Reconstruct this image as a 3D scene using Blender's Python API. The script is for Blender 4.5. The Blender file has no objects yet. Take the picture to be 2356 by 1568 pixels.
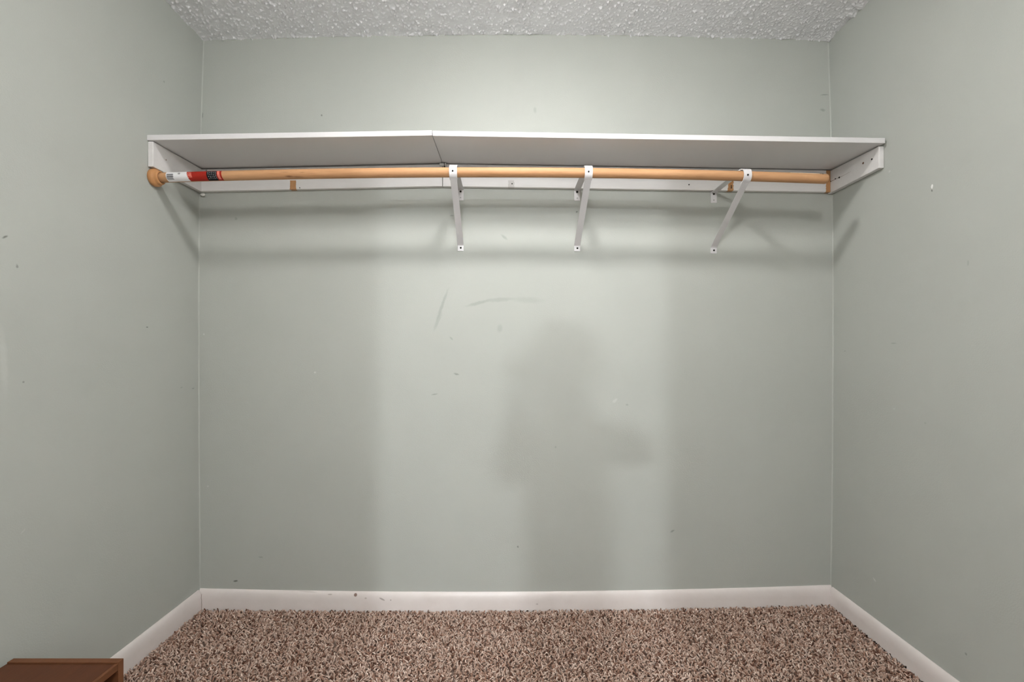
import bpy, bmesh, math, random
import numpy as np
from mathutils import Vector, Matrix

# ------------------------------------------------------------------ camera, world, exposure
scene = bpy.context.scene
COL = scene.collection
FPX, CAMZ, DIST = 1085.0, 1.08, 2.0           # focal length in px of a 2356 px wide frame, eye height, distance to back wall
cam_data = bpy.data.cameras.new('camera')
cam_data.sensor_width = 36.0
cam_data.lens = FPX / 2356.0 * 36.0
cam_data.shift_x = 0.0055
cam_data.shift_y = 0.0153
cam_data.clip_start = 0.02
cam = bpy.data.objects.new('camera', cam_data)
cam.location = (0.0, -DIST, CAMZ)
cam.rotation_euler = (math.pi / 2, 0, 0)
COL.objects.link(cam)
scene.camera = cam

world = bpy.data.worlds.new('world')
world.use_nodes = True
world.node_tree.nodes['Background'].inputs[0].default_value = (0.9, 0.95, 1.0, 1)
world.node_tree.nodes['Background'].inputs[1].default_value = 0.3
scene.world = world

scene.view_settings.view_transform = 'Standard'
scene.view_settings.look = 'None'
scene.view_settings.gamma = 1.0
scene.view_settings.use_curve_mapping = False
scene.view_settings.exposure = 2.72

# added fill: unseen area lights on both bedroom side walls, no windows there
for sx in (-1, 1):
    fill_light = bpy.data.lights.new('bedroom_fill', 'AREA'); fill_light.shape = 'RECTANGLE'; fill_light.size = 1.3; fill_light.size_y = 1.3
    fill_light.energy = 24.0; fill_light.color = (.97, .99, 1.0)
    fill_obj = bpy.data.objects.new('bedroom_fill', fill_light); fill_obj.location = (sx * 2.585, -3.35, 1.45)
    fill_obj.rotation_euler = (0, sx * math.pi / 2, 0); COL.objects.link(fill_obj)
CLOSET_LAMP = (0.09, -0.97)
CLOSET_STRENGTH = 28.0
FRONT_FILL_STRENGTH = 24.0
BEDROOM_LAMP = (-0.11, -6.05)
BEDROOM_STRENGTH = 232.0

# ------------------------------------------------------------------ materials
def new_mat(name):
    m = bpy.data.materials.new(name)
    m.use_nodes = True
    nt = m.node_tree
    return m, nt, nt.nodes['Principled BSDF']

def rgb(r, g, b): return (r, g, b, 1.0)

def mix_node(nt, fac, a, b, mode='MIX'):
    n = nt.nodes.new('ShaderNodeMix'); n.data_type = 'RGBA'; n.blend_type = mode
    for sock, v in ((n.inputs[0], fac), (n.inputs[6], a), (n.inputs[7], b)):
        if isinstance(v, bpy.types.NodeSocket): nt.links.new(v, sock)
        else: sock.default_value = v
    return n.outputs[2]

def coords(nt): return nt.nodes.new('ShaderNodeTexCoord').outputs['Object']

def noise(nt, co, scale, detail=3, rough=0.5, vscale=None):
    if vscale:
        mp = nt.nodes.new('ShaderNodeMapping'); mp.inputs['Scale'].default_value = vscale
        nt.links.new(co, mp.inputs[0]); co = mp.outputs[0]
    n = nt.nodes.new('ShaderNodeTexNoise')
    n.inputs['Scale'].default_value = scale; n.inputs['Detail'].default_value = detail; n.inputs['Roughness'].default_value = rough
    nt.links.new(co, n.inputs['Vector'])
    return n.outputs['Fac']

def ramp(nt, fac, lo, hi, a=0.0, b=1.0):
    n = nt.nodes.new('ShaderNodeMapRange'); n.clamp = True
    n.inputs[1].default_value = lo; n.inputs[2].default_value = hi; n.inputs[3].default_value = a; n.inputs[4].default_value = b
    nt.links.new(fac, n.inputs[0]); return n.outputs[0]

def math_node(nt, op, a, b=None):
    n = nt.nodes.new('ShaderNodeMath'); n.operation = op
    for s, v in ((n.inputs[0], a), (n.inputs[1], b)):
        if v is None: continue
        if isinstance(v, bpy.types.NodeSocket): nt.links.new(v, s)
        else: s.default_value = v
    return n.outputs[0]

def bump(nt, bsdf, height, strength, dist):
    n = nt.nodes.new('ShaderNodeBump'); n.inputs['Strength'].default_value = strength; n.inputs['Distance'].default_value = dist
    nt.links.new(height, n.inputs['Height']); nt.links.new(n.outputs[0], bsdf.inputs['Normal'])

def spot(nt, co, base, centre, radii, rot, color, strength, soft=0.5):
    """a small worn mark of its own shape: an ellipsoid blended over the paint"""
    mp = nt.nodes.new('ShaderNodeMapping'); mp.vector_type = 'TEXTURE'
    mp.inputs['Location'].default_value = centre; mp.inputs['Rotation'].default_value = rot; mp.inputs['Scale'].default_value = radii
    nt.links.new(co, mp.inputs[0])
    ln = nt.nodes.new('ShaderNodeVectorMath'); ln.operation = 'LENGTH'
    nt.links.new(mp.outputs[0], ln.inputs[0])
    f = ramp(nt, ln.outputs['Value'], 1.0, 1.0 - soft, 0.0, strength)
    return mix_node(nt, f, base, color)

WALL = (0.455, 0.475, 0.440)
def wall_paint(name, marks):
    m, nt, b = new_mat(name)
    co = coords(nt)
    v = ramp(nt, noise(nt, co, 1.7, 3, 0.55), 0.3, 0.7)
    c = mix_node(nt, v, rgb(*[k * 0.975 for k in WALL]), rgb(*[k * 1.025 for k in WALL]))
    # fine wandering coordinates so that marks are ragged
    wob = nt.nodes.new('ShaderNodeTexNoise'); wob.inputs['Scale'].default_value = 60; nt.links.new(co, wob.inputs['Vector'])
    sub = nt.nodes.new('ShaderNodeVectorMath'); sub.operation = 'SUBTRACT'; nt.links.new(wob.outputs['Color'], sub.inputs[0]); sub.inputs[1].default_value = (0.5, 0.5, 0.5)
    sc = nt.nodes.new('ShaderNodeVectorMath'); sc.operation = 'SCALE'; nt.links.new(sub.outputs[0], sc.inputs[0]); sc.inputs['Scale'].default_value = 0.008
    ad = nt.nodes.new('ShaderNodeVectorMath'); ad.operation = 'ADD'; nt.links.new(co, ad.inputs[0]); nt.links.new(sc.outputs[0], ad.inputs[1])
    for mk in marks: c = spot(nt, ad.outputs[0], c, *mk)
    nt.links.new(c, b.inputs['Base Color'])
    b.inputs['Roughness'].default_value = 0.60
    b.inputs['Specular IOR Level'].default_value = 0.12
    h = math_node(nt, 'ADD', noise(nt, co, 220, 2, 0.5), math_node(nt, 'MULTIPLY', noise(nt, co, 9, 2, 0.5), 1.2))
    bump(nt, b, h, 0.10, 0.004)
    return m

def bw(px, py):                                    # a point of the back wall from its place in the photograph
    return ((px - 1165) * DIST / FPX, 0.0, CAMZ + (820 - py) * DIST / FPX)
GREY = rgb(0.20, 0.215, 0.19); DARK = rgb(0.10, 0.10, 0.085); PALE = rgb(0.62, 0.64, 0.60)
def mk(px, py, rx, rz, deg, color, s, soft=0.6):
    k = DIST / FPX
    return (bw(px, py), (rx * k, 0.05, rz * k), (0, math.radians(deg), 0), color, s, soft)
back_marks = [
    mk(1100, 697, 34, 5, -14, GREY, 0.30), mk(1150, 689, 40, 6, -4, GREY, 0.22), mk(1215, 690, 45, 9, 3, GREY, 0.13),
    mk(1018, 700, 46, 4.5, -70, GREY, 0.30), mk(1007, 738, 30, 5, -68, GREY, 0.22),
    mk(1160, 545, 11, 4, 40, GREY, 0.35), mk(1150, 755, 8, 12, 10, GREY, 0.20), mk(1038, 778, 7, 2.5, 45, GREY, 0.35),
    mk(1050, 860, 8, 3, 15, GREY, 0.55), mk(1000, 906, 9, 2, -10, GREY, 0.55), mk(542, 1336, 6, 2.5, -8, DARK, 0.8),
    mk(1547, 1221, 7, 2.5, -30, GREY, 0.6), mk(1191, 1257, 3, 3, 0, DARK, 0.6), mk(600, 1281, 7, 2, 10, GREY, 0.4),
    mk(725, 856, 3, 3, 0, PALE, 0.8), mk(740, 265, 3, 3, 0, DARK, 0.6), mk(543, 503, 4, 5, 0, GREY, 0.4),
    mk(1231, 253, 5, 9, 0, GREY, 0.22), mk(465, 266, 3, 8, 10, DARK, 0.55), mk(1893, 253, 8, 4, 10, GREY, 0.45),
    mk(1897, 218, 12, 2, 0, GREY, 0.6), mk(1040, 496, 6, 2, 0, DARK, 0.3), mk(1327, 487, 2.5, 2.5, 0, DARK, 0.7),
    mk(469, 768, 2.5, 2.5, 0, PALE, 0.9), mk(1415, 921, 9, 4, -40, PALE, 0.35), mk(1443, 930, 4, 3, 0, GREY, 0.35),
    mk(478, 1118, 3, 3, 0, PALE, 0.6), mk(1278, 1028, 3, 4, 0, GREY, 0.3),
]
def sw(px, py, side):                              # a point of a side wall
    xw = -1.303 if side < 0 else 1.384
    d = xw * FPX / (px - 1165)
    return (xw, d - DIST, CAMZ + (820 - py) * d / FPX)
def smk(px, py, ry, rz, deg, color, s, side, soft=0.6):
    return (sw(px, py, side), (0.05, ry, rz), (math.radians(deg), 0, 0), color, s, soft)
left_marks = [smk(13, 545, .010, .004, 30, DARK, .7, -1), smk(41, 612, .004, .006, 0, DARK, .5, -1), smk(340, 752, .006, .003, 0, DARK, .7, -1),
              smk(445, 893, .012, .003, 10, GREY, .6, -1), smk(372, 188, .004, .005, 0, DARK, .4, -1), smk(55, 878, .004, .004, 0, DARK, .5, -1),
              smk(10, 830, .012, .10, 3, PALE, .25, -1), smk(418, 891, .010, .003, 10, GREY, .4, -1), smk(52, 1222, .01, .003, 45, PALE, .3, -1)]
right_marks = [smk(2145, 428, .004, .008, 0, rgb(.85, .85, .83), 1.0, 1, .25), smk(2144, 438, .003, .006, 0, DARK, .8, 1), smk(2055, 789, .016, .003, 0, GREY, .4, 1),
               smk(2015, 1333, .010, .004, 30, PALE, .8, 1), smk(2226, 605, .004, .010, 0, GREY, .3, 1), smk(1943, 807, .006, .003, 0, GREY, .4, 1),
               smk(2048, 394, .006, .005, 0, PALE, .5, 1), smk(2128, 972, .005, .004, 0, GREY, .3, 1), smk(2227, 1504, .005, .005, 0, DARK, .5, 1)]

def simple(name, col, rough=0.5, spec=0.5, metal=0.0, var=0.04, nscale=20, bmp=0.0):
    m, nt, b = new_mat(name)
    co = coords(nt)
    v = ramp(nt, noise(nt, co, nscale, 4, 0.6), 0.3, 0.7)
    c = mix_node(nt, v, rgb(*[k * (1 - var) for k in col]), rgb(*[min(1, k * (1 + var)) for k in col]))
    nt.links.new(c, b.inputs['Base Color'])
    b.inputs['Roughness'].default_value = rough; b.inputs['Specular IOR Level'].default_value = spec; b.inputs['Metallic'].default_value = metal
    if bmp: bump(nt, b, noise(nt, co, 300, 2), bmp, 0.002)
    return m

M = {}
M['wall_back'] = wall_paint('sage_paint_back', back_marks)
M['wall_left'] = wall_paint('sage_paint_left', left_marks)
M['wall_right'] = wall_paint('sage_paint_right', right_marks)
M['wall_plain'] = wall_paint('sage_paint', [])
M['white_wall'] = simple('bedroom_white_paint', (.86, .86, .85), .6, .3, var=.01)
M['ceiling'] = simple('ceiling_texture_white', (0.84, 0.845, 0.86), 0.6, 0.3, var=0.02, bmp=0.25)
M['shelf'] = simple('shelf_white', (0.74, 0.73, 0.735), 0.5, 0.4, var=0.012, nscale=5)
M['steel'] = simple('bracket_white_enamel', (0.71, 0.70, 0.71), 0.35, 0.5, var=0.01)
M['dark'] = simple('dark_hole', (0.012, 0.011, 0.010), 0.8, 0.2, var=0.2)
M['rust'] = simple('rusty_screw', (0.16, 0.085, 0.05), 0.7, 0.3, var=0.3, nscale=300)
M['greymetal'] = simple('grey_metal', (0.66, 0.66, 0.65), 0.35, 0.5)
M['caulk'] = simple('white_caulk', (0.72, 0.71, 0.68), 0.6, 0.4, bmp=0.3)
M['lampbase'] = simple('lamp_base_white', (0.8, 0.8, 0.78), 0.4)
M['underlay'] = simple('carpet_underlay', (0.075, 0.045, 0.034), 0.95, 0.1, var=0.4, nscale=200)

def baseboard_mat():
    m, nt, b = new_mat('baseboard_offwhite')
    co = coords(nt)
    v = ramp(nt, noise(nt, co, 14, 4, 0.6), 0.3, 0.7)
    c = mix_node(nt, v, rgb(.745, .69, .66), rgb(.785, .735, .71))
    g = ramp(nt, noise(nt, co, 90, 3, 0.7, (1, 1, 3)), 0.68, 0.76, 0, 0.25)      # sparse scuffs
    c = mix_node(nt, g, c, rgb(.45, .38, .34))
    def bb(px, py): x, y, z = bw(px, py); return (x * .99, -0.013, CAMZ + (z - CAMZ) * .993)
    for px, py, rx, rz, deg, col, s in ((816, 1369, 4.2, 4.2, 30, rgb(.22, .13, .10), .95), (757, 1368, 6, 1.5, 0, rgb(.35, .3, .27), .6),
                                        (878, 1378, 8, 2, 25, rgb(.3, .26, .24), .7), (840, 1376, 3, 2, 0, rgb(.35, .3, .27), .5),
                                        (1236, 1389, 3, 2, 0, rgb(.35, .3, .27), .5), (700, 1362, 30, 2, 5, rgb(.5, .45, .42), .4), (898, 1380, 2, 2, 0, rgb(.3, .26, .24), .6)):
        k = DIST / FPX
        c = spot(nt, co, c, bb(px, py), (rx * k, .03, rz * k), (0, math.radians(deg), 0), col, s, .3)
    nt.links.new(c, b.inputs['Base Color'])
    b.inputs['Roughness'].default_value = 0.33; b.inputs['Specular IOR Level'].default_value = 0.5
    bump(nt, b, noise(nt, co, 60, 3), 0.08, 0.003)
    return m
M['baseboard'] = baseboard_mat()

def cleat_mat(name, bare):
    """white brushed paint with bare wood left where the brush never reached"""
    m, nt, b = new_mat(name)
    co = coords(nt)
    v = ramp(nt, noise(nt, co, 25, 4, 0.65, (0.15, 1, 1)), 0.3, 0.7)
    c = mix_node(nt, v, rgb(.74, .725, .715), rgb(.80, .785, .775))
    wood = mix_node(nt, ramp(nt, noise(nt, co, 90, 4, .7, (1, 1, .25)), .3, .7), rgb(.40, .19, .075), rgb(.58, .31, .13))
    grey = rgb(.60, .585, .57)
    sep = nt.nodes.new('ShaderNodeSeparateXYZ'); nt.links.new(co, sep.inputs[0])
    wob = math_node(nt, 'MULTIPLY', math_node(nt, 'SUBTRACT', noise(nt, co, 130, 3, .7), .5), .014)
    x = math_node(nt, 'ADD', sep.outputs[0], wob)
    for x0, x1, kind, zmax in bare:
        a = math_node(nt, 'GREATER_THAN', x, x0); d = math_node(nt, 'LESS_THAN', x, x1)
        a = math_node(nt, 'MULTIPLY', a, math_node(nt, 'LESS_THAN', sep.outputs[2], zmax))
        c = mix_node(nt, math_node(nt, 'MULTIPLY', a, d), c, wood if kind == 'wood' else grey)
    nt.links.new(c, b.inputs['Base Color'])
    b.inputs['Roughness'].default_value = 0.42
    bump(nt, b, noise(nt, co, 40, 4, .6, (0.1, 1, 1)), 0.15, 0.003)
    return m
M['cleat'] = cleat_mat('cleat_paint', [])
M['cleat_l'] = cleat_mat('cleat_paint_short', [(-0.9095, -0.884, 'wood', 1.82)])
M['cleat_r'] = cleat_mat('cleat_paint_long', [(0.930, 0.954, 'wood', 1.82), (0.008, 0.033, 'grey', 1.82), (1.343, 1.40, 'wood', 2.0)])

def wood_mat(name, lo, hi, rough, axis=(0.06, 1, 1), scale=45):
    m, nt, b = new_mat(name)
    co = coords(nt)
    g = noise(nt, co, scale, 5, .65, axis)
    c = mix_node(nt, ramp(nt, g, .28, .72), rgb(*lo), rgb(*hi))
    f = ramp(nt, noise(nt, co, scale * 5, 2, .5, axis), .55, .75, 0, .35)
    c = mix_node(nt, f, c, rgb(*[k * .7 for k in lo]))
    nt.links.new(c, b.inputs['Base Color'])
    b.inputs['Roughness'].default_value = rough; b.inputs['Specular IOR Level'].default_value = .25
    bump(nt, b, g, .06, .002)
    return m, nt, b, co, c
M['rod'], nt, b, co, c = wood_mat('rod_wood', (.48, .25, .115), (.58, .335, .175), .5)
for (x, z, rx, rz, s) in ((-.795, 1.739, .018, .004, .8), (-.765, 1.738, .03, .003, .5), (-.745, 1.752, .012, .0025, .5), (-.81, 1.752, .02, .005, .3), (-.71, 1.748, .02, .002, .25)):
    c = spot(nt, co, c, (x, -.275, z), (rx, .03, rz), (0, 0, 0), rgb(.18, .07, .03), s, .8)
nt.links.new(c, b.inputs['Base Color'])
M['rosette'] = wood_mat('rosette_wood', (.50, .24, .095), (.58, .30, .13), .4, (1, .4, .2), 50)[0]
M['rodbare'] = wood_mat('bare_wood', (.78, .55, .33), (.84, .63, .41), .5)[0]
M['brown'] = wood_mat('brown_laminate', (.088, .029, .012), (.118, .042, .018), .5, (1, .12, 1), 30)[0]
M['brown_edge'] = wood_mat('brown_edge_band', (.14, .053, .022), (.175, .070, .031), .5, (1, .12, 1), 30)[0]
M['paper'] = simple('sticker_white', (.80, .80, .81), .4)
M['red'] = simple('sticker_red', (.36, .018, .009), .5, .25, var=.06)
M['pink'] = simple('sticker_pale_red', (.75, .20, .15), .35)
M['black'] = simple('sticker_black', (.010, .011, .014), .55, .2)
M['ink'] = simple('sticker_ink', (.05, .05, .055), .5)
M['inkgrey'] = simple('sticker_grey_ink', (.33, .33, .34), .5)
M['skin'] = simple('skin', (.55, .36, .27), .5)
M['cloth'] = simple('dark_cloth', (.05, .055, .07), .9)
M['hair'] = simple('dark_hair', (.03, .02, .015), .6)

def emission_mat(name, col, strength):
    m, nt, b = new_mat(name)
    b.inputs['Base Color'].default_value = rgb(.9, .9, .88)
    b.inputs['Emission Color'].default_value = rgb(*col); b.inputs['Emission Strength'].default_value = strength
    return m
M['glow_closet'] = emission_mat('closet_lamp_glass', (1.0, .98, .965), CLOSET_STRENGTH)
M['glow_front_fill'] = emission_mat('front_fill_glass', (1.0, .985, .97), FRONT_FILL_STRENGTH)
M['glow_bedroom'] = emission_mat('bedroom_lamp_glass', (.94, .98, 1.0), BEDROOM_STRENGTH)

def pile_mat():
    m, nt, b = new_mat('carpet_yarn')
    a = nt.nodes.new('ShaderNodeAttribute'); a.attribute_name = 'yarn'
    nt.links.new(a.outputs['Color'], b.inputs['Base Color'])
    b.inputs['Roughness'].default_value = .9; b.inputs['Specular IOR Level'].default_value = .15
    return m
M['pile'] = pile_mat()
def far_carpet():
    m, nt, b = new_mat('carpet_far')
    co = coords(nt); g = noise(nt, co, 130, 4, .7)
    c = mix_node(nt, ramp(nt, g, .3, .7), rgb(.12, .07, .05), rgb(.38, .28, .23))
    nt.links.new(c, b.inputs['Base Color']); b.inputs['Roughness'].default_value = .95
    bump(nt, b, g, .8, .01)
    return m
M['carpet'] = far_carpet()

# ------------------------------------------------------------------ helpers
def mesh_obj(name, verts, faces, mats, parent=None, smooth=False):
    me = bpy.data.meshes.new(name)
    me.from_pydata([tuple(v) for v in verts], [], faces)
    me.validate(); me.update()
    o = bpy.data.objects.new(name, me); COL.objects.link(o)
    for m in (mats if isinstance(mats, (list, tuple)) else [mats]): me.materials.append(m)
    if smooth:
        for p in me.polygons: p.use_smooth = True
    if parent is not None: o.parent = parent
    return o

def bm_obj(name, bm, mat, parent=None, smooth=False):
    bmesh.ops.recalc_face_normals(bm, faces=bm.faces[:])
    me = bpy.data.meshes.new(name); bm.to_mesh(me); bm.free()
    me.materials.append(mat)
    if smooth:
        for p in me.polygons: p.use_smooth = True
    o = bpy.data.objects.new(name, me); COL.objects.link(o)
    if parent is not None: o.parent = parent
    return o

def hexa(corners, bevel=0.0, seg=2):
    """corners: 8 points, bottom ring of four then top ring of four"""
    bm = bmesh.new()
    v = [bm.verts.new(c) for c in corners]
    for f in ((3, 2, 1, 0), (4, 5, 6, 7), (0, 1, 5, 4), (1, 2, 6, 5), (2, 3, 7, 6), (3, 0, 4, 7)): bm.faces.new([v[i] for i in f])
    if bevel: bmesh.ops.bevel(bm, geom=bm.edges[:], offset=bevel, segments=seg, affect='EDGES', profile=0.5)
    return bm

def box_bm(x0, x1, y0, y1, z0, z1, bevel=0.0):
    return hexa([(x0, y0, z0), (x1, y0, z0), (x1, y1, z0), (x0, y1, z0), (x0, y0, z1), (x1, y0, z1), (x1, y1, z1), (x0, y1, z1)], bevel)

def lathe(profile, axis, origin, seg=40):
    """profile: list of (along, radius)"""
    verts, faces = [], []
    ax = Vector(axis).normalized(); u = ax.orthogonal().normalized(); w = ax.cross(u)
    for (t, r) in profile:
        for k in range(seg):
            a = 2 * math.pi * k / seg
            verts.append(Vector(origin) + ax * t + (u * math.cos(a) + w * math.sin(a)) * r)
    for i in range(len(profile) - 1):
        for k in range(seg):
            k2 = (k + 1) % seg
            faces.append((i * seg + k, i * seg + k2, (i + 1) * seg + k2, (i + 1) * seg + k))
    faces.append(tuple(range(seg - 1, -1, -1)))
    n = (len(profile) - 1) * seg
    faces.append(tuple(range(n, n + seg)))
    return verts, faces

def lathe_obj(name, profile, axis, origin, mat, parent=None, seg=40, smooth=True):
    v, f = lathe(profile, axis, origin, seg)
    o = mesh_obj(name, v, f, mat, parent)
    if smooth:
        for p in o.data.polygons: p.use_smooth = len(p.vertices) == 4
        o.data.set_sharp_from_angle(angle=math.radians(45))
    return o

def strip(name, path, xc, width, thick, mat, parent, width2=None):
    """a flat steel strap of the given width bent along a path in the y-z plane"""
    n = len(path); verts, faces = [], []
    for i, (y, z) in enumerate(path):
        a = Vector(path[max(i - 1, 0)]); c = Vector(path[min(i + 1, n - 1)])
        t = (c - a).normalized(); nr = Vector((-t.y, t.x)) * thick / 2
        w = width if width2 is None else width + (width2 - width) * i / (n - 1)
        for sx in (-1, 1):
            for sn in (-1, 1): verts.append((xc + sx * w / 2, y + sn * nr.x, z + sn * nr.y))
    for i in range(n - 1):
        a, b = i * 4, i * 4 + 4
        faces += [(a, a + 1, b + 1, b), (a + 3, a + 2, b + 2, b + 3), (a + 2, a, b, b + 2), (a + 1, a + 3, b + 3, b + 1)]
    faces += [(0, 2, 3, 1), (n * 4 - 4, n * 4 - 3, n * 4 - 1, n * 4 - 2)]
    bm = bmesh.new(); vs = [bm.verts.new(v) for v in verts]
    for f in faces: bm.faces.new([vs[i] for i in f])
    return bm_obj(name, bm, mat, parent)

def tag(o, label=None, cat=None, group=None, kind=None):
    if label: o['label'] = label
    if cat: o['category'] = cat
    if group: o['group'] = group
    if kind: o['kind'] = kind
    return o

def empty(name, loc, label, cat, group=None):
    o = bpy.data.objects.new(name, None); COL.objects.link(o)
    o.location = loc; o.empty_display_size = .05
    return tag(o, label, cat, group)

def adopt(root):
    """children were built in world coordinates: keep them there"""
    inv = Matrix.Translation(root.location).inverted()
    for ch in root.children: ch.matrix_parent_inverse = inv

# ------------------------------------------------------------------ room shell
def left_x(z):
    return -1.305 + (.022 * ((z - 1.3) / 1.14) ** 2 if z > 1.3 else .007 * ((1.3 - z) / 1.3) ** 2)
def right_x(z):
    return 1.386 - (.022 * ((z - 1.3) / 1.14) ** 2 if z > 1.3 else .011 * ((1.3 - z) / 1.3) ** 2)
def ceil_z(x): return 2.444 - .025 * ((x - .03) / 1.33) ** 2
_q = np.polyfit([-1.29, 0.0, 1.36], [.0116, .005, .030], 2)
def floor_z(x, y):                                   # the old floor rises a little towards the back corners
    f = max(0.0, min(1.0, 1 + y / .7))
    return float(np.polyval(_q, max(-1.35, min(1.42, x)))) * f
FRONT = -2.30

bm = box_bm(-1.46, 1.54, 0.0, .10, -.06, 2.52)
tag(bm_obj('wall_back', bm, M['wall_back']), 'sage green painted back wall behind the shelf', kind='structure')

def side_wall(name, fx, sgn, mat, label):
    zs = np.linspace(-.06, 2.52, 44); verts, faces = [], []
    for z in zs:
        x = fx(float(z))
        verts += [(x, 0.0, z), (x, FRONT, z), (x + sgn * .12, FRONT, z), (x + sgn * .12, 0.0, z)]
    for i in range(len(zs) - 1):
        a, b = 4 * i, 4 * i + 4
        for k in range(4):
            k2 = (k + 1) % 4; faces.append((a + k, a + k2, b + k2, b + k))
    faces += [(3, 2, 1, 0), tuple(range(4 * len(zs) - 4, 4 * len(zs)))]
    bm = bmesh.new(); vs = [bm.verts.new(v) for v in verts]
    for f in faces: bm.faces.new([vs[i] for i in f])
    o = bm_obj(name, bm, mat)
    for p in o.data.polygons: p.use_smooth = abs(p.normal.x) > .9
    o.data.set_sharp_from_angle(angle=math.radians(40))
    return tag(o, label, kind='structure')
wl = side_wall('wall_left', left_x, -1, M['wall_left'], 'sage green painted side wall on the left')
wr = side_wall('wall_right', right_x, 1, M['wall_right'], 'sage green painted side wall on the right')
# thin line of paint-filled caulk down each corner
for root, fx, sg in ((wl, left_x, 1), (wr, right_x, -1)):
    v, f = [], []
    zs = np.linspace(.09, 2.42, 60)
    for z in zs:
        x = fx(float(z))
        for a in (0, 1, 2, 3): 
            t = a / 3 * math.pi / 2
            v.append((x + sg * .004 * (1 - math.sin(t)), -.004 * (1 - math.cos(t)), z))
    for i in range(len(zs) - 1):
        for k in range(3): f.append((4 * i + k, 4 * i + k + 1, 4 * i + k + 5, 4 * i + k + 4))
    mesh_obj('corner_caulk', v, f, M['wall_plain'], root, True)

# front wall with the doorway behind the camera, and the bedroom beyond it
DX0, DX1, DZ = -.38, .38, 2.06
bm = bmesh.new()
for a in ((-2.6, DX0, FRONT - .12, FRONT, -.06, 2.52), (DX1, 2.6, FRONT - .12, FRONT, -.06, 2.52), (DX0, DX1, FRONT - .12, FRONT, DZ, 2.52)):
    t = box_bm(*a); me = bpy.data.meshes.new('t'); t.to_mesh(me); t.free(); bm.from_mesh(me); bpy.data.meshes.remove(me)
tag(bm_obj('wall_front', bm, M['white_wall']), 'white wall with the doorway the picture is taken through', kind='structure')
bm = bmesh.new()
for a in ((-2.7, -2.6, -7.0, FRONT, -.06, 2.52), (2.6, 2.7, -7.0, FRONT, -.06, 2.52), (-2.7, 2.7, -7.1, -7.0, -.06, 2.52)):
    t = box_bm(*a); me = bpy.data.meshes.new('t'); t.to_mesh(me); t.free(); bm.from_mesh(me); bpy.data.meshes.remove(me)
tag(bm_obj('wall_bedroom', bm, M['white_wall']), 'walls of the bedroom beyond the doorway', kind='structure')

# ceiling: sprayed texture as real relief over the closet, flat slab beyond
def smooth2(a, n):
    for _ in range(n):
        a = (a + np.roll(a, 1, 0) + np.roll(a, -1, 0) + np.roll(a, 1, 1) + np.roll(a, -1, 1)) / 5
    return a
rng = np.random.default_rng(7)
nx, ny = 1100, 190
X = np.linspace(-1.31, 1.40, nx); Y = np.linspace(0.0, -.47, ny)
XX, YY = np.meshgrid(X, Y)
h1 = smooth2(rng.standard_normal((ny, nx)), 2); h1 /= h1.std()
h2 = smooth2(rng.standard_normal((ny, nx)), 40); h2 /= h2.std()
h = np.clip(h1 - .1, 0, 2.6) ** 1.3 * .0024 + np.clip(h2, 0, 3) * .0004
edge = np.interp(np.arange(ny), np.arange(0, ny + 20, 10), rng.random(len(np.arange(0, ny + 20, 10))))
wallband = np.clip((XX - 1.315) / .04, 0, 1) * edge[:, None] * .009           # ragged fill along the right wall
wallband += np.clip((-XX - 1.255) / .03, 0, 1) * np.roll(edge, 60)[:, None] * .006
edgex = np.interp(np.arange(nx), np.arange(0, nx + 30, 15), rng.random(len(np.arange(0, nx + 30, 15))))
wallband += np.clip(1 + YY / .02, 0, 1) * edgex[None, :] * .004
ZZ = 2.444 - .025 * ((XX - .03) / 1.33) ** 2 + .003 - h - wallband
verts = np.stack([XX, YY, ZZ], -1).reshape(-1, 3)
idx = np.arange(nx * ny).reshape(ny, nx)
quads = np.stack([idx[:-1, :-1], idx[:-1, 1:], idx[1:, 1:], idx[1:, :-1]], -1).reshape(-1, 4)
def fast_mesh(name, verts, faces, mat, smooth=True):
    me = bpy.data.meshes.new(name)
    me.vertices.add(len(verts)); me.vertices.foreach_set('co', np.ascontiguousarray(verts, np.float32).ravel())
    nf, k = faces.shape
    me.loops.add(nf * k); me.loops.foreach_set('vertex_index', np.ascontiguousarray(faces, np.int32).ravel())
    me.polygons.add(nf); me.polygons.foreach_set('loop_start', np.arange(0, nf * k, k, dtype=np.int32))
    me.polygons.foreach_set('use_smooth', np.full(nf, smooth))
    me.update(calc_edges=True)
    me.materials.append(mat)
    o = bpy.data.objects.new(name, me); COL.objects.link(o)
    return o
tag(fast_mesh('ceiling', verts, quads, M['ceiling']), 'white ceiling with bumpy sprayed texture', kind='structure')
v, f = [], []
xs = np.linspace(-1.46, 1.54, 25)
for x in xs: v += [(x, -.465, ceil_z(x)), (x, FRONT, ceil_z(x)), (x, FRONT, 2.56), (x, .1, 2.56), (x, .1, 2.46), (x, -.465, 2.46)]
for i in range(24):
    for k in range(5): f.append((6 * i + k, 6 * i + k + 1, 6 * i + k + 7, 6 * i + k + 6))
cs = mesh_obj('ceiling', v, f, M['ceiling']); tag(cs, 'white ceiling slab over the closet', kind='structure')
tag(bm_obj('ceiling', box_bm(-2.7, 2.7, -7.1, FRONT - .0, 2.44, 2.56), M['ceiling']), 'white ceiling of the bedroom beyond the doorway', kind='structure')

# floor
xs = np.linspace(-2.7, 2.7, 61); ys = [.1, 0, -.1, -.2, -.3, -.4, -.5, -.6, -.7, -1.0, -1.5, -2.3, -4.5, -7.1]
v = [(x, y, floor_z(x, y) - (.006 if y > -.75 else 0)) for y in ys for x in xs]; f = []
for j in range(len(ys) - 1):
    for i in range(60): f.append((j * 61 + i, (j + 1) * 61 + i, (j + 1) * 61 + i + 1, j * 61 + i + 1))
tag(mesh_obj('floor', v, f, M['carpet'], None, True), 'brown carpeted closet floor', kind='structure')

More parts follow.
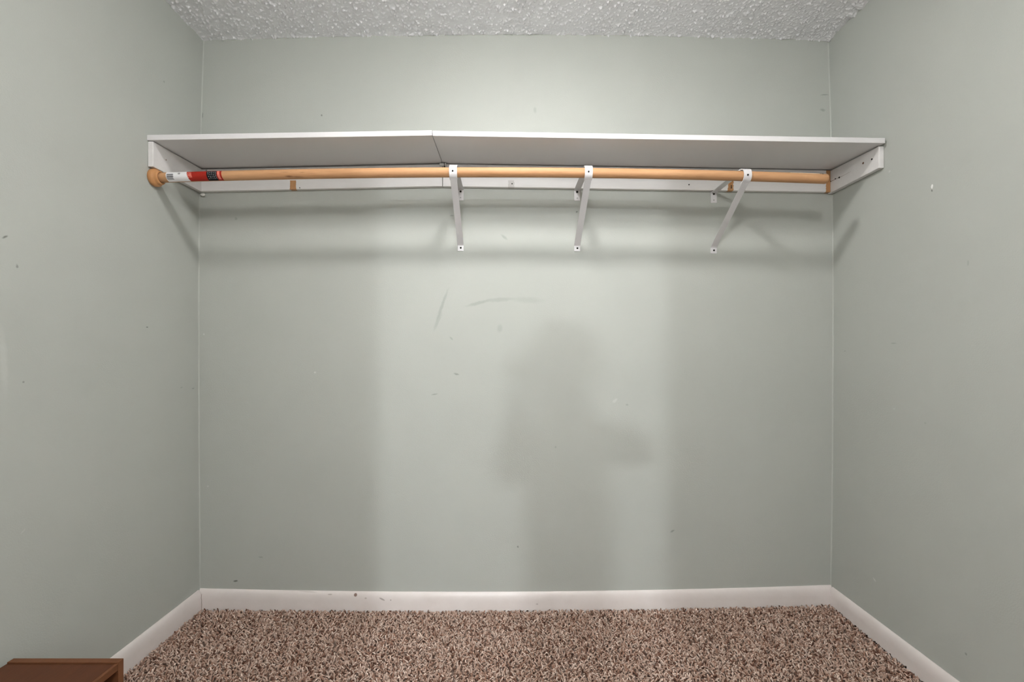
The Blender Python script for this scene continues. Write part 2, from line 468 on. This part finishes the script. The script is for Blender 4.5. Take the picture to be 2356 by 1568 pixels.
# carpet pile: one object, tufts too many to count
def carpet():
    sp = .0074
    gx = np.arange(-1.292, 1.375, sp); gy = np.arange(-.016, -.758, -sp)
    PX, PY = np.meshgrid(gx, gy); n = PX.size
    r = np.random.default_rng(3)
    px = PX.ravel() + r.uniform(-.5, .5, n) * sp * 1.3; py = np.minimum(PY.ravel() + r.uniform(-.5, .5, n) * sp * 1.3, -.0155)
    ff = np.clip(1 + py / .7, 0, 1); pz = np.polyval(_q, np.clip(px, -1.35, 1.42)) * ff - .006
    ang = r.uniform(0, 2 * np.pi, n)
    # the pile lies over in patches
    lean = np.clip(r.normal(.75, .3, n), .1, 1.25)
    L = r.uniform(.010, .0155, n); R = r.uniform(.0022, .0031, n)
    d = np.stack([np.cos(ang) * np.sin(lean), np.sin(ang) * np.sin(lean), np.cos(lean)], -1)
    base = np.stack([px, py, pz], -1)
    K = 5; ringspec = [(0, .85), (.45, 1.05), (.85, .9), (1.0, .45)]
    u = np.cross(d, np.array([.3, .2, 1.0])); u /= np.linalg.norm(u, axis=1)[:, None]; w = np.cross(d, u)
    bend = np.stack([np.cos(ang), np.sin(ang), np.zeros(n)], -1)
    V = []
    tw = r.uniform(0, 6.28, n)
    for (t, rr) in ringspec:
        c = base + np.array([0, 0, .001]) + d * (L * t)[:, None] * np.array([1, 1, 1]) + bend * (L * .25 * t * t)[:, None]
        c[:, 2] += np.where(t > 0, .0035 * np.sin(t * 2.2), 0)
        for k in range(K):
            a = tw + 2 * np.pi * k / K + t * 1.2
            V.append(c + (u * np.cos(a)[:, None] + w * np.sin(a)[:, None]) * (R * rr)[:, None])
    V = np.stack(V, 1)                                  # n, 20, 3
    V[..., 1] = np.minimum(V[..., 1], -.0152)
    V[..., 0] = np.clip(V[..., 0], -1.2865, 1.362)
    m = len(ringspec)
    fc = []
    for i in range(m - 1):
        for k in range(K):
            k2 = (k + 1) % K
            fc.append((i * K + k, i * K + k2, (i + 1) * K + k2, (i + 1) * K + k))
    top = (m - 1) * K
    fc.append((top, top + 1, top + 2, top + 3)); fc.append((top, top + 3, top + 4, top + 4))
    fq = np.array(fc[:-1]); 
    F = (np.arange(n)[:, None, None] * (m * K) + fq[None]).reshape(-1, 4)
    o = fast_mesh('carpet_pile', V.reshape(-1, 3), F, M['pile'])
    pal = np.array([[.34, .235, .185], [.43, .325, .27], [.25, .148, .108], [.52, .41, .35], [.12, .060, .042], [.38, .266, .215]])
    pick = r.choice(len(pal), n, p=[.28, .24, .16, .12, .08, .12])
    # broad patches where the yarn is greyer
    colr = 1.35 * pal[pick] * r.uniform(.88, 1.12, n)[:, None]
    colv = np.repeat(colr, m * K, 0)
    rgba = np.concatenate([colv, np.ones((len(colv), 1))], 1)
    at = o.data.color_attributes.new('yarn', 'FLOAT_COLOR', 'POINT')
    at.data.foreach_set('color', rgba.astype(np.float32).ravel())
    return o
tag(carpet(), 'mottled brown twisted pile of the carpet', 'carpet', kind='stuff')

# baseboards: ranch profile, swept
PROF = [(0.0, -.02), (.0135, -.02), (.0135, .050), (.0125, .064), (.0100, .076), (.0065, .086), (.0025, .0905), (0.0, .0905)]
def sweep_board(name, pts, normals, zs, label):
    v, f = [], []; n = len(PROF)
    for (p, nr, zb) in zip(pts, normals, zs):
        for (t, z) in PROF: v.append((p[0] + nr[0] * t, p[1] + nr[1] * t, zb + z))
    for i in range(len(pts) - 1):
        for k in range(n):
            k2 = (k + 1) % n; f.append((i * n + k, i * n + k2, (i + 1) * n + k2, (i + 1) * n + k))
    f += [tuple(range(n)), tuple(range(len(v) - 1, len(v) - n - 1, -1))]
    bm = bmesh.new(); vs = [bm.verts.new(a) for a in v]
    for q in f: bm.faces.new([vs[i] for i in q])
    o = bm_obj(name, bm, M['baseboard'])
    for p in o.data.polygons: p.use_smooth = True
    o.data.set_sharp_from_angle(angle=math.radians(40))
    return tag(o, label, kind='structure')
LX, RX = left_x(.05), right_x(.05)
# bottoms follow the carpet line; tops measured along the back wall
xs = list(np.linspace(LX + .001, RX - .001, 30))
topz = np.polyfit([-1.29, -.30, .02, .79, 1.36], [.0985, .0850, .0835, .0960, .1125], 2)
sweep_board('baseboard_back', [(x, 0.0) for x in xs], [(0, -1)] * 30, [float(np.polyval(topz, x)) - .0905 for x in xs], 'off-white baseboard with chips along the back wall')
ys = [-.0136, -.2, -.4, -.7, -1.2, -1.8, FRONT]
def side_base(y, z0): return z0 * max(0, 1 + y / .7)
sweep_board('baseboard_left', [(LX, y) for y in ys], [(1, 0)] * 7, [side_base(y, .0075) for y in ys], 'off-white baseboard along the left wall')
sweep_board('baseboard_right', [(RX, y) for y in ys], [(-1, 0)] * 7, [side_base(y, .021) for y in ys], 'off-white baseboard along the right wall')
# open mitre cracks in the corners
for nm, x0, sg, z0, par in (('joint_crack', LX + .0140, 1, .010, 'baseboard_left'), ('joint_crack', RX - .0140, -1, .05, 'baseboard_right')):
    r_ = random.Random(5); v, f = [], []
    steps = 9
    for i in range(steps):
        z = z0 + i * .009; o_ = r_.uniform(-.0012, .0012)
        wd = .0012 if i else .0018
        v += [(x0 + o_ * sg, -.0142, z), (x0 + (o_ + wd * sg), -.0142, z)]
    for i in range(steps - 1): f.append((2 * i, 2 * i + 1, 2 * i + 3, 2 * i + 2))
    if sg > 0: mesh_obj(nm, v, f, M['rust'], bpy.data.objects[par])

# ------------------------------------------------------------------ shelf boards and cleats
JX = -.268
def screw(name, pos, normal, r, mat, parent):
    return lathe_obj(name, [(-.0015, r), (.0006, r), (.0012, r * .7)], normal, pos, mat, parent, 12)

sb = hexa([(-1.3000, -.295, 1.8622), (JX - .0012, -.295, 1.8792), (JX - .0012, -.0015, 1.8950), (-1.2925, -.0015, 1.8725),
           (-1.3000, -.295, 1.8817), (JX - .0012, -.295, 1.8987), (JX - .0012, -.0015, 1.9145), (-1.2925, -.0015, 1.8920)], .0016)
tag(bm_obj('shelf_board', sb, M['shelf']), 'shorter white shelf board on the left of the joint', 'shelf', 'white closet shelf boards')
sb = hexa([(JX + .0012, -.295, 1.8780), (1.3700, -.295, 1.8517), (1.3700, -.0015, 1.8670), (JX + .0012, -.0015, 1.8930),
           (JX + .0012, -.295, 1.8970), (1.3700, -.295, 1.8707), (1.3700, -.0015, 1.8860), (JX + .0012, -.0015, 1.9120)], .0016)
tag(bm_obj('shelf_board', sb, M['shelf']), 'longer white shelf board on the right of the joint', 'shelf', 'white closet shelf boards')

def cleat(corners, mat, label, base):
    e = empty('shelf_cleat', base, label, 'wood strip', 'white cleats under the shelf')
    bm_obj('strip', hexa(corners, .0018), mat, e)
    return e
T = .019
# back, left piece and right piece
cl = cleat([(-1.2845, -T, 1.7745), (JX - .001, -T, 1.7960), (JX - .001, -.0005, 1.7960), (-1.2845, -.0005, 1.7745),
            (-1.2845, -T, 1.8665), (JX - .001, -T, 1.8885), (JX - .001, -.0005, 1.8885), (-1.2845, -.0005, 1.8665)], M['cleat_l'],
           'white painted cleat on the back wall, left of the shelf joint', (-.78, 0, 1.78))
for x, z in ((-.868, 1.789), (-1.26, 1.862)): screw('nail_head', (x, -T, z), (0, -1, 0), .003, M['inkgrey'], cl)
adopt(cl)
cr = cleat([(JX + .001, -T, 1.7955), (1.3620, -T, 1.7715), (1.3620, -.0005, 1.7715), (JX + .001, -.0005, 1.7955),
            (JX + .001, -T, 1.8890), (1.3620, -T, 1.8625), (1.3620, -.0005, 1.8625), (JX + .001, -.0005, 1.8890)], M['cleat_r'],
           'white painted cleat on the back wall, right of the shelf joint, with bare wood patches', (.55, 0, 1.78))
for x, z in ((.024, 1.806), (.945, 1.796), (.945, 1.789), (.767, 1.802)): screw('nail_head', (x, -T, z), (0, -1, 0), .0026, M['dark'], cr)
adopt(cr)
lx, rx = left_x(1.82) + .0005, right_x(1.82) - .0005
c1 = cleat([(lx, -.290, 1.7690), (lx + T, -.290, 1.7690), (lx + T, -.0005, 1.7735), (lx, -.0005, 1.7735),
            (lx, -.290, 1.8605), (lx + T, -.290, 1.8605), (lx + T, -.0005, 1.8690), (lx, -.0005, 1.8690)], M['cleat'],
           'white painted cleat on the left wall, above the rod socket', (lx, -.14, 1.77))
screw('nail_head', (lx + T, -.225, 1.82), (1, 0, 0), .002, M['rust'], c1)
cb = bmesh.new(); bmesh.ops.create_icosphere(cb, subdivisions=2, radius=.009)
for q in cb.verts: q.co = Vector((q.co.x * 1.2 + lx + .020, q.co.y * .6 - .012, q.co.z * .7 + 1.7625)) + Vector([random.Random(int(q.co.x * 1e5 + q.co.z * 1e6)).uniform(-.001, .001)] * 3)
bm_obj('caulk_lump', cb, M['caulk'], c1, True)
adopt(c1)
c2 = cleat([(rx - T, -.276, 1.7700), (rx, -.276, 1.7700), (rx, -.0005, 1.7680), (rx - T, -.0005, 1.7680),
            (rx - T, -.276, 1.8490), (rx, -.276, 1.8490), (rx, -.0005, 1.8615), (rx - T, -.0005, 1.8615)], M['cleat'],
           'white painted cleat on the right wall with empty screw holes', (rx, -.14, 1.77))
def on_right(px, py):
    d = (rx - T) * FPX / (px - 1165); return (rx - T, d - DIST, CAMZ + (820 - py) * d / FPX)
for px, py, r_, mt in ((1986, 375, .0042, 'rust'), (2006, 366, .0036, 'dark'), (1931, 408, .0038, 'dark'), (1922, 411, .0025, 'dark'), (1910.5, 417, .003, 'dark')):
    screw('screw_hole', on_right(px, py), (-1, 0, 0), r_, M[mt], c2)
pts = [on_right(px, py) for px, py in ((1910, 418), (1922, 412), (1932, 408), (1945, 401), (1958, 394))]
v, f = [], []
for i, p in enumerate(pts):
    w = .0009 * (1 - i / 5)
    v += [(p[0] - .0003, p[1], p[2] - w), (p[0] - .0003, p[1], p[2] + w)]
for i in range(4): f.append((2 * i, 2 * i + 1, 2 * i + 3, 2 * i + 2))
mesh_obj('crack', v, f, M['rust'], c2)
adopt(c2)

# little metal pin at the back of the joint
pin = empty('shelf_pin', (-.264, -.03, 1.885), 'small grey metal pin poking out below the shelf joint', 'pin')
lathe_obj('barrel', [(0, .0058), (.019, .0058), (.021, .0070), (.024, .0072), (.0275, .0045)], (1, 0, 0), (-.2785, -.0265, 1.8835), M['greymetal'], pin, 16)
lathe_obj('collar', [(0, .0079), (.0022, .0079)], (1, 0, 0), (-.2600, -.0265, 1.8835), M['dark'], pin, 16)
bm_obj('broken_tip', hexa([(-.2570, -.027, 1.862), (-.2500, -.027, 1.8605), (-.2500, -.0195, 1.8605), (-.2570, -.0195, 1.862),
                           (-.2620, -.027, 1.8765), (-.2570, -.027, 1.8765), (-.2570, -.0195, 1.8765), (-.2620, -.0195, 1.8765)], .0008), M['dark'], pin)
adopt(pin)

# ------------------------------------------------------------------ rod
RY, RR = -.263, .0175
_zr = np.polyfit([-1.27, -.755, -.49, -.195, .18, .292, .86, 1.18], [1.7390, 1.7505, 1.7565, 1.7588, 1.7575, 1.7560, 1.7440, 1.7345], 3)
def rod_z(x): return float(np.polyval(_zr, x))
ROD0, ROD1 = -1.296, 1.181
rod = empty('closet_rod', (0, RY, 1.74), 'long round wooden hanging rod with a red and white sticker', 'closet rod')
seg = 32; xs = list(np.linspace(ROD0, ROD1 - .006, 60)) + [ROD1 - .003, ROD1 - .0008, ROD1]
rs = [RR] * 60 + [RR - .0012, RR - .0035, RR - .007]
v, f = [], []
for x, r_ in zip(xs, rs):
    for k in range(seg):
        a = 2 * math.pi * k / seg; v.append((x, RY + r_ * math.cos(a), rod_z(x) + r_ * math.sin(a)))
for i in range(len(xs) - 1):
    for k in range(seg):
        k2 = (k + 1) % seg; f.append((i * seg + k, (i + 1) * seg + k, (i + 1) * seg + k2, i * seg + k2))
f += [tuple(range(seg)), tuple(range(len(v) - 1, len(v) - seg - 1, -1))]
o = mesh_obj('dowel', v, f, M['rod'], rod)
for p in o.data.polygons: p.use_smooth = len(p.vertices) == 4

def rod_x(px): return (px - 1165) * (DIST + RY - RR) / FPX        # a spot on the front of the rod
def patch(name, x0, x1, a0, a1, lift, mat, parent, skew0=0.0, skew1=0.0, bow0=0.0, n=14, mx=8):
    """paper wrapped on the rod; angles in degrees above (+) or below (-) the front line"""
    v, f = [], []
    for j in range(n + 1):
        t = j / n; a = math.radians(a0 + (a1 - a0) * t)
        xa = x0 + skew0 * (1 - t) + bow0 * 4 * t * (1 - t); xb = x1 + skew1 * (1 - t)
        for i in range(mx + 1):
            x = xa + (xb - xa) * i / mx
            v.append((x, RY - (RR + lift) * math.cos(a), rod_z(x) + (RR + lift) * math.sin(a)))
    for j in range(n):
        for i in range(mx): f.append((j * (mx + 1) + i, j * (mx + 1) + i + 1, (j + 1) * (mx + 1) + i + 1, (j + 1) * (mx + 1) + i))
    return mesh_obj(name, v, f, mat, parent, True)
st = patch('sticker', rod_x(379), rod_x(436), -80, 115, .0004, M['paper'], rod, .006, .010)
tag(st, 'white barcode sticker on the rod')
for a0, a1, mt in ((18, 8, 'ink'), (6, -8, 'inkgrey'), (-10, -19, 'ink'), (-21, -48, 'inkgrey')):
    patch('barcode', rod_x(382), rod_x(397), a1, a0, .0007, M[mt], st, .004, .004, n=3, mx=2)
patch('dot', rod_x(409), rod_x(413.5), 12, 32, .0007, M['ink'], st, n=4, mx=3)
patch('dot', rod_x(410.3), rod_x(412.2), 18, 26, .0009, M['paper'], st, n=3, mx=2)
rd = patch('red_label', rod_x(427.5), rod_x(508), -80, 52, .0006, M['red'], rod, .011, .005)
tag(rd, 'red label with a black text panel')
patch('black_panel', rod_x(474), rod_x(497), -78, 44, .0009, M['black'], rd, .004, .004)
patch('pale_band', rod_x(498), rod_x(503.5), -60, 46, .0009, M['pink'], rd, .006, .006, n=10, mx=2)
rr = random.Random(11)
for k in range(5):                                               # unreadably small print
    xk = rod_x(477 + k * 4.2)
    for q in range(4):
        a = 28 - q * 22 + rr.uniform(-4, 4)
        patch('print', xk + .0012 * q, xk + .0012 * q + .0022, a - rr.uniform(8, 15), a, .0012, M['inkgrey'], rd, .0014, .0014, n=3, mx=1)
for (p0, p1, a0, a1) in ((430, 431.8, -34, 30), (430.5, 436.5, 22, 32), (434, 436, -30, 22), (431.5, 438.5, -8, 4), (437, 439, -30, 30)):
    patch('print', rod_x(p0), rod_x(p1), a0, a1, .0009, M['pink'], rd, .004, .004, n=5, mx=2)
bare = patch('bare_strip', rod_x(1818), rod_x(1899), 42, 118, .0003, M['rodbare'], rod, .004, .0)
tag(bare, 'pale unfinished strip near the free end of the rod')
patch('ink_mark', rod_x(1888), rod_x(1893), 48, 62, .0006, M['dark'], bare, .002, .0, n=3, mx=2)
patch('ink_mark', rod_x(1893.5), rod_x(1897), 42, 58, .0006, M['dark'], bare, .0, .002, n=3, mx=2)
adopt(rod)

# round wooden socket on the left wall
sx = left_x(1.739) + .0005
ro = lathe_obj('rod_socket', [(0, .030), (.004, .0320), (.012, .0322), (.017, .0305), (.0195, .0270), (.0215, .0255), (.027, .0250), (.030, .0238), (.031, .0218), (.031, .0190), (.012, .0190)],
               (1, 0, 0), (sx, RY, rod_z(-1.28)), M['rosette'], None, 48)
tag(ro, 'round wooden socket holding the rod on the left wall', 'rod socket')

# ------------------------------------------------------------------ shelf-and-rod brackets
def bracket(x, zr, zfoot, zplate, label):
    e = empty('shelf_bracket', (x, 0, zfoot), label, 'bracket', 'white steel shelf and rod brackets')
    W = .0255; za = zr + .0300
    # arm leaves the wall plate, runs forward and curls over the front of the rod
    path = [(-.0025, za - .002), (-.02, za - .0005), (-.06, za), (-.12, za), (-.18, za), (-.235, za), (-.256, za - .001)]
    strip('arm', path, x, W, .0022, M['steel'], e)
    hook = []
    R_ = RR + .0050
    for k in range(17):
        a = math.radians(80 + 205 * k / 16)
        hook.append((RY + R_ * math.cos(a) * 1.0, zr - .001 + R_ * math.sin(a) * (1.12 if a < math.pi else 1.12)))
    hk = strip('hook', [(-.245, za - .0018)] + hook, x, .0285, .0024, M['steel'], e)
    for p in hk.data.polygons: p.use_smooth = True
    hk.data.set_sharp_from_angle(angle=math.radians(35))
    # diagonal brace down to the foot
    zb = zr - .0275
    strip('brace', [(-.268, zb + .002), (-.262, zb - .002), (-.2, zb + (zfoot - zb) * .235), (-.1, zb + (zfoot - zb) * .62), (-.008, zfoot + .004), (-.0022, zfoot - .002)], x, .0240, .0024, M['steel'], e, .0258)
    b_ = box_bm(x - .0130, x + .0130, -.0030, -.0004, zfoot - .0265, zfoot, .0012)
    bm_obj('foot', b_, M['steel'], e)
    screw('screw', (x + .0008, -.0030, zfoot - .013), (0, -1, 0), .0040, M['dark'], e)
    bm_obj('wall_plate', box_bm(x - .0130, x + .0130, -.0030, -.0004, zplate - .054, zplate, .0010), M['steel'], e)
    screw('screw', (x, -.0030, zplate - .0165), (0, -1, 0), .0044, M['dark'], e)
    screw('screw', (x, -.0030, zplate - .0425), (0, -1, 0), .0025, M['inkgrey'], e)
    screw('screw', (x - .001, RY - R_ - .0020, zr - .004), (0, -1, 0), .0032, M['dark'], e)
    adopt(e)
    return e
bracket(-.194, 1.7588, 1.5535, 1.7955, 'white steel bracket nearest the shelf joint')
bracket(.300, rod_z(.300), 1.5520, 1.7935, 'middle white steel bracket of the three')
bracket(.8785, rod_z(.8785), 1.5430, 1.7850, 'white steel bracket nearest the right wall')

# ------------------------------------------------------------------ brown open cubby against the left wall
def cubby():
    x0, x1 = left_x(.2) + .016, -.997
    yb, yf = -.771, -1.42                       # far and near end
    H = .295; t = .017
    e = empty('cubby_shelf', ((x0 + x1) / 2, (yb + yf) / 2, 0), 'low dark brown wooden cubby shelf against the left wall', 'shelf unit')
    bm_obj('side_panel', box_bm(x0, x1, yb - t, yb, .0, H, .0012), M['brown_edge'], e)
    bm_obj('side_panel', box_bm(x0, x1, yf, yf + t, .0, H, .0012), M['brown_edge'], e)
    tp = bm_obj('top_panel', box_bm(x0, x1 - .0095, yf + t + .0003, yb - t - .0003, H - .0035 - t, H - .0035, .001), M['brown'], e)
    bm_obj('edge_band', box_bm(x1 - .0093, x1 - .0010, yf + t + .0003, yb - t - .0003, H - .0035 - t, H - .0035, .0008), M['brown_edge'], tp)
    bm_obj('bottom_panel', box_bm(x0, x1 - .002, yf + t + .0003, yb - t - .0003, .035, .035 + t, .001), M['brown'], e)
    bm_obj('back_panel', box_bm(x0, x0 + .006, yf + t + .0003, yb - t - .0003, .0525, H - .022, 0), M['brown'], e)
    ym = (yb + yf) / 2
    bm_obj('divider', box_bm(x0 + .0065, x1 - .004, ym - t / 2, ym + t / 2, .0525, H - .0208, .001), M['brown'], e)
    adopt(e)
cubby()

# ------------------------------------------------------------------ lamps and the person at the doorway (both out of the frame)
def ceiling_lamp(name, x, y, zc, r, glow, label, cat='lamp', flat=.95):
    e = empty(name, (x, y, zc), label, cat)
    lathe_obj('base', [(0, r * 1.12), (-.012, r * 1.12), (-.022, r * 1.02)], (0, 0, 1), (x, y, zc), M['lampbase'], e, 40)
    prof = [(-.0225, r)] + [(-.0225 - r * flat * math.sin(a), r * math.cos(a)) for a in np.linspace(.12, 1.5, 12)]
    lathe_obj('dome', prof, (0, 0, 1), (x, y, zc), glow, e, 40)
    lathe_obj('finial', [(0, .006), (-.012, .006), (-.016, .002)], (0, 0, 1), (x, y, zc - .0225 - r * flat * .995), M['lampbase'], e, 16)
    adopt(e)
ceiling_lamp('ceiling_lamp', CLOSET_LAMP[0], CLOSET_LAMP[1], ceil_z(CLOSET_LAMP[0]) - .001, .10, M['glow_closet'], 'round frosted ceiling lamp lighting the closet from above', flat=.28)
ceiling_lamp('ceiling_lamp', BEDROOM_LAMP[0], BEDROOM_LAMP[1], 2.439, .085, M['glow_bedroom'], 'round frosted ceiling lamp in the bedroom beyond the doorway')

e = empty('front_fill_lamp', (.02, FRONT, 2.16), 'unseen round lamp added above the doorway as frontal fill', 'lamp')  # lamp added behind the camera to even out the closet light
lathe_obj('base', [(.0005, .105), (.014, .105), (.020, .098)], (0, 1, 0), (.02, FRONT, 2.16), M['lampbase'], e, 40)
lathe_obj('dome', [(.0205, .09)] + [(.0205 + .06 * math.sin(a), .09 * math.cos(a)) for a in np.linspace(.12, 1.5, 12)], (0, 1, 0), (.02, FRONT, 2.16), M['glow_front_fill'], e, 40)
adopt(e)

def person():
    px, py = .10, -2.66
    e = empty('person', (px, py, 0), 'person in dark clothes standing at the doorway with one arm raised', 'person')
    J = {'pelvis': (0, 0, .93, .125), 'waist': (0, 0, 1.08, .108), 'chest': (.0, 0, 1.30, .118), 'neckb': (0, 0, 1.46, .075), 'neck': (-.005, .01, 1.52, .054),
         'head': (-.01, .02, 1.61, .084), 'crown': (-.01, .015, 1.665, .064),
         'shr': (.13, 0, 1.45, .055), 'elr': (.19, .12, 1.40, .044), 'wrr': (.10, .27, 1.35, .032), 'har': (.04, .33, 1.36, .034),
         'shl': (-.12, 0, 1.44, .055), 'ell': (-.14, .12, 1.33, .044), 'wrl': (-.11, .15, 1.53, .032), 'hal': (-.10, .16, 1.59, .034),
         'hipr': (.08, 0, .86, .082), 'knr': (.10, .02, .48, .058), 'anr': (.11, -.02, .09, .042), 'tor': (.12, .13, .045, .036),
         'hipl': (-.08, 0, .86, .082), 'knl': (-.10, .02, .48, .058), 'anl': (-.11, -.02, .09, .042), 'tol': (-.12, .13, .045, .036)}
    E = [('pelvis', 'waist'), ('waist', 'chest'), ('chest', 'neckb'), ('neckb', 'neck'), ('neck', 'head'), ('head', 'crown'),
         ('neckb', 'shr'), ('shr', 'elr'), ('elr', 'wrr'), ('wrr', 'har'), ('neckb', 'shl'), ('shl', 'ell'), ('ell', 'wrl'), ('wrl', 'hal'),
         ('pelvis', 'hipr'), ('hipr', 'knr'), ('knr', 'anr'), ('anr', 'tor'), ('pelvis', 'hipl'), ('hipl', 'knl'), ('knl', 'anl'), ('anl', 'tol')]
    verts = [(px + a, py + b_, c_) for a, b_, c_, r_ in J.values()]; names = list(J); rad = [q[3] for q in J.values()]
    edges = [(names.index(a), names.index(b_)) for a, b_ in E]
    for hand, sgn in (('har', 1), ('hal', -1)):                        # five separate fingers per hand
        h0 = Vector(verts[names.index(hand)]); w0 = Vector(verts[names.index('wr' + hand[-1])]); d = (h0 - w0).normalized()
        side = d.cross(Vector((.2, .3, 1)) if abs(d.z) < .8 else Vector((0, 1, 0))).normalized()
        for k, (off, ln) in enumerate(((-.026, .062), (-.009, .074), (.009, .070), (.026, .055))):
            a = h0 + d * .02 + side * off; b1 = a + d * ln * .55 + Vector((0, 0, -.008)); b2 = b1 + d * ln * .3 + Vector((0, 0, -.022))
            i0 = len(verts); verts += [tuple(a), tuple(b1), tuple(b2)]; rad += [.0095, .0088, .0078]
            edges += [(names.index(hand), i0), (i0, i0 + 1), (i0 + 1, i0 + 2)]
        a = h0 - d * .02 + side * -sgn * .035; b1 = a + d * .035 + side * -sgn * .018
        i0 = len(verts); verts += [tuple(a), tuple(b1)]; rad += [.011, .0092]; edges += [(names.index(hand), i0), (i0, i0 + 1)]
    me = bpy.data.meshes.new('body'); me.from_pydata(verts, edges, []); me.materials.append(M['cloth'])
    o = bpy.data.objects.new('body', me); COL.objects.link(o); o.parent = e
    sk = o.modifiers.new('skin', 'SKIN')
    if not me.skin_vertices: me.skin_vertices.new(name='')
    for i, r_ in enumerate(rad):
        me.skin_vertices[0].data[i].radius = (r_, r_ * .85); me.skin_vertices[0].data[i].use_root = (i == 0)
    o.modifiers.new('smooth', 'SUBSURF').levels = 2
    hb = bmesh.new(); bmesh.ops.create_uvsphere(hb, u_segments=20, v_segments=12, radius=.098)
    for q in hb.verts: q.co = Vector((px - .01 + q.co.x * .90, py - .005 + q.co.y * 1.0, 1.645 + max(q.co.z, -.035)))
    bm_obj('hair', hb, M['hair'], e, True)
    adopt(e)
person()
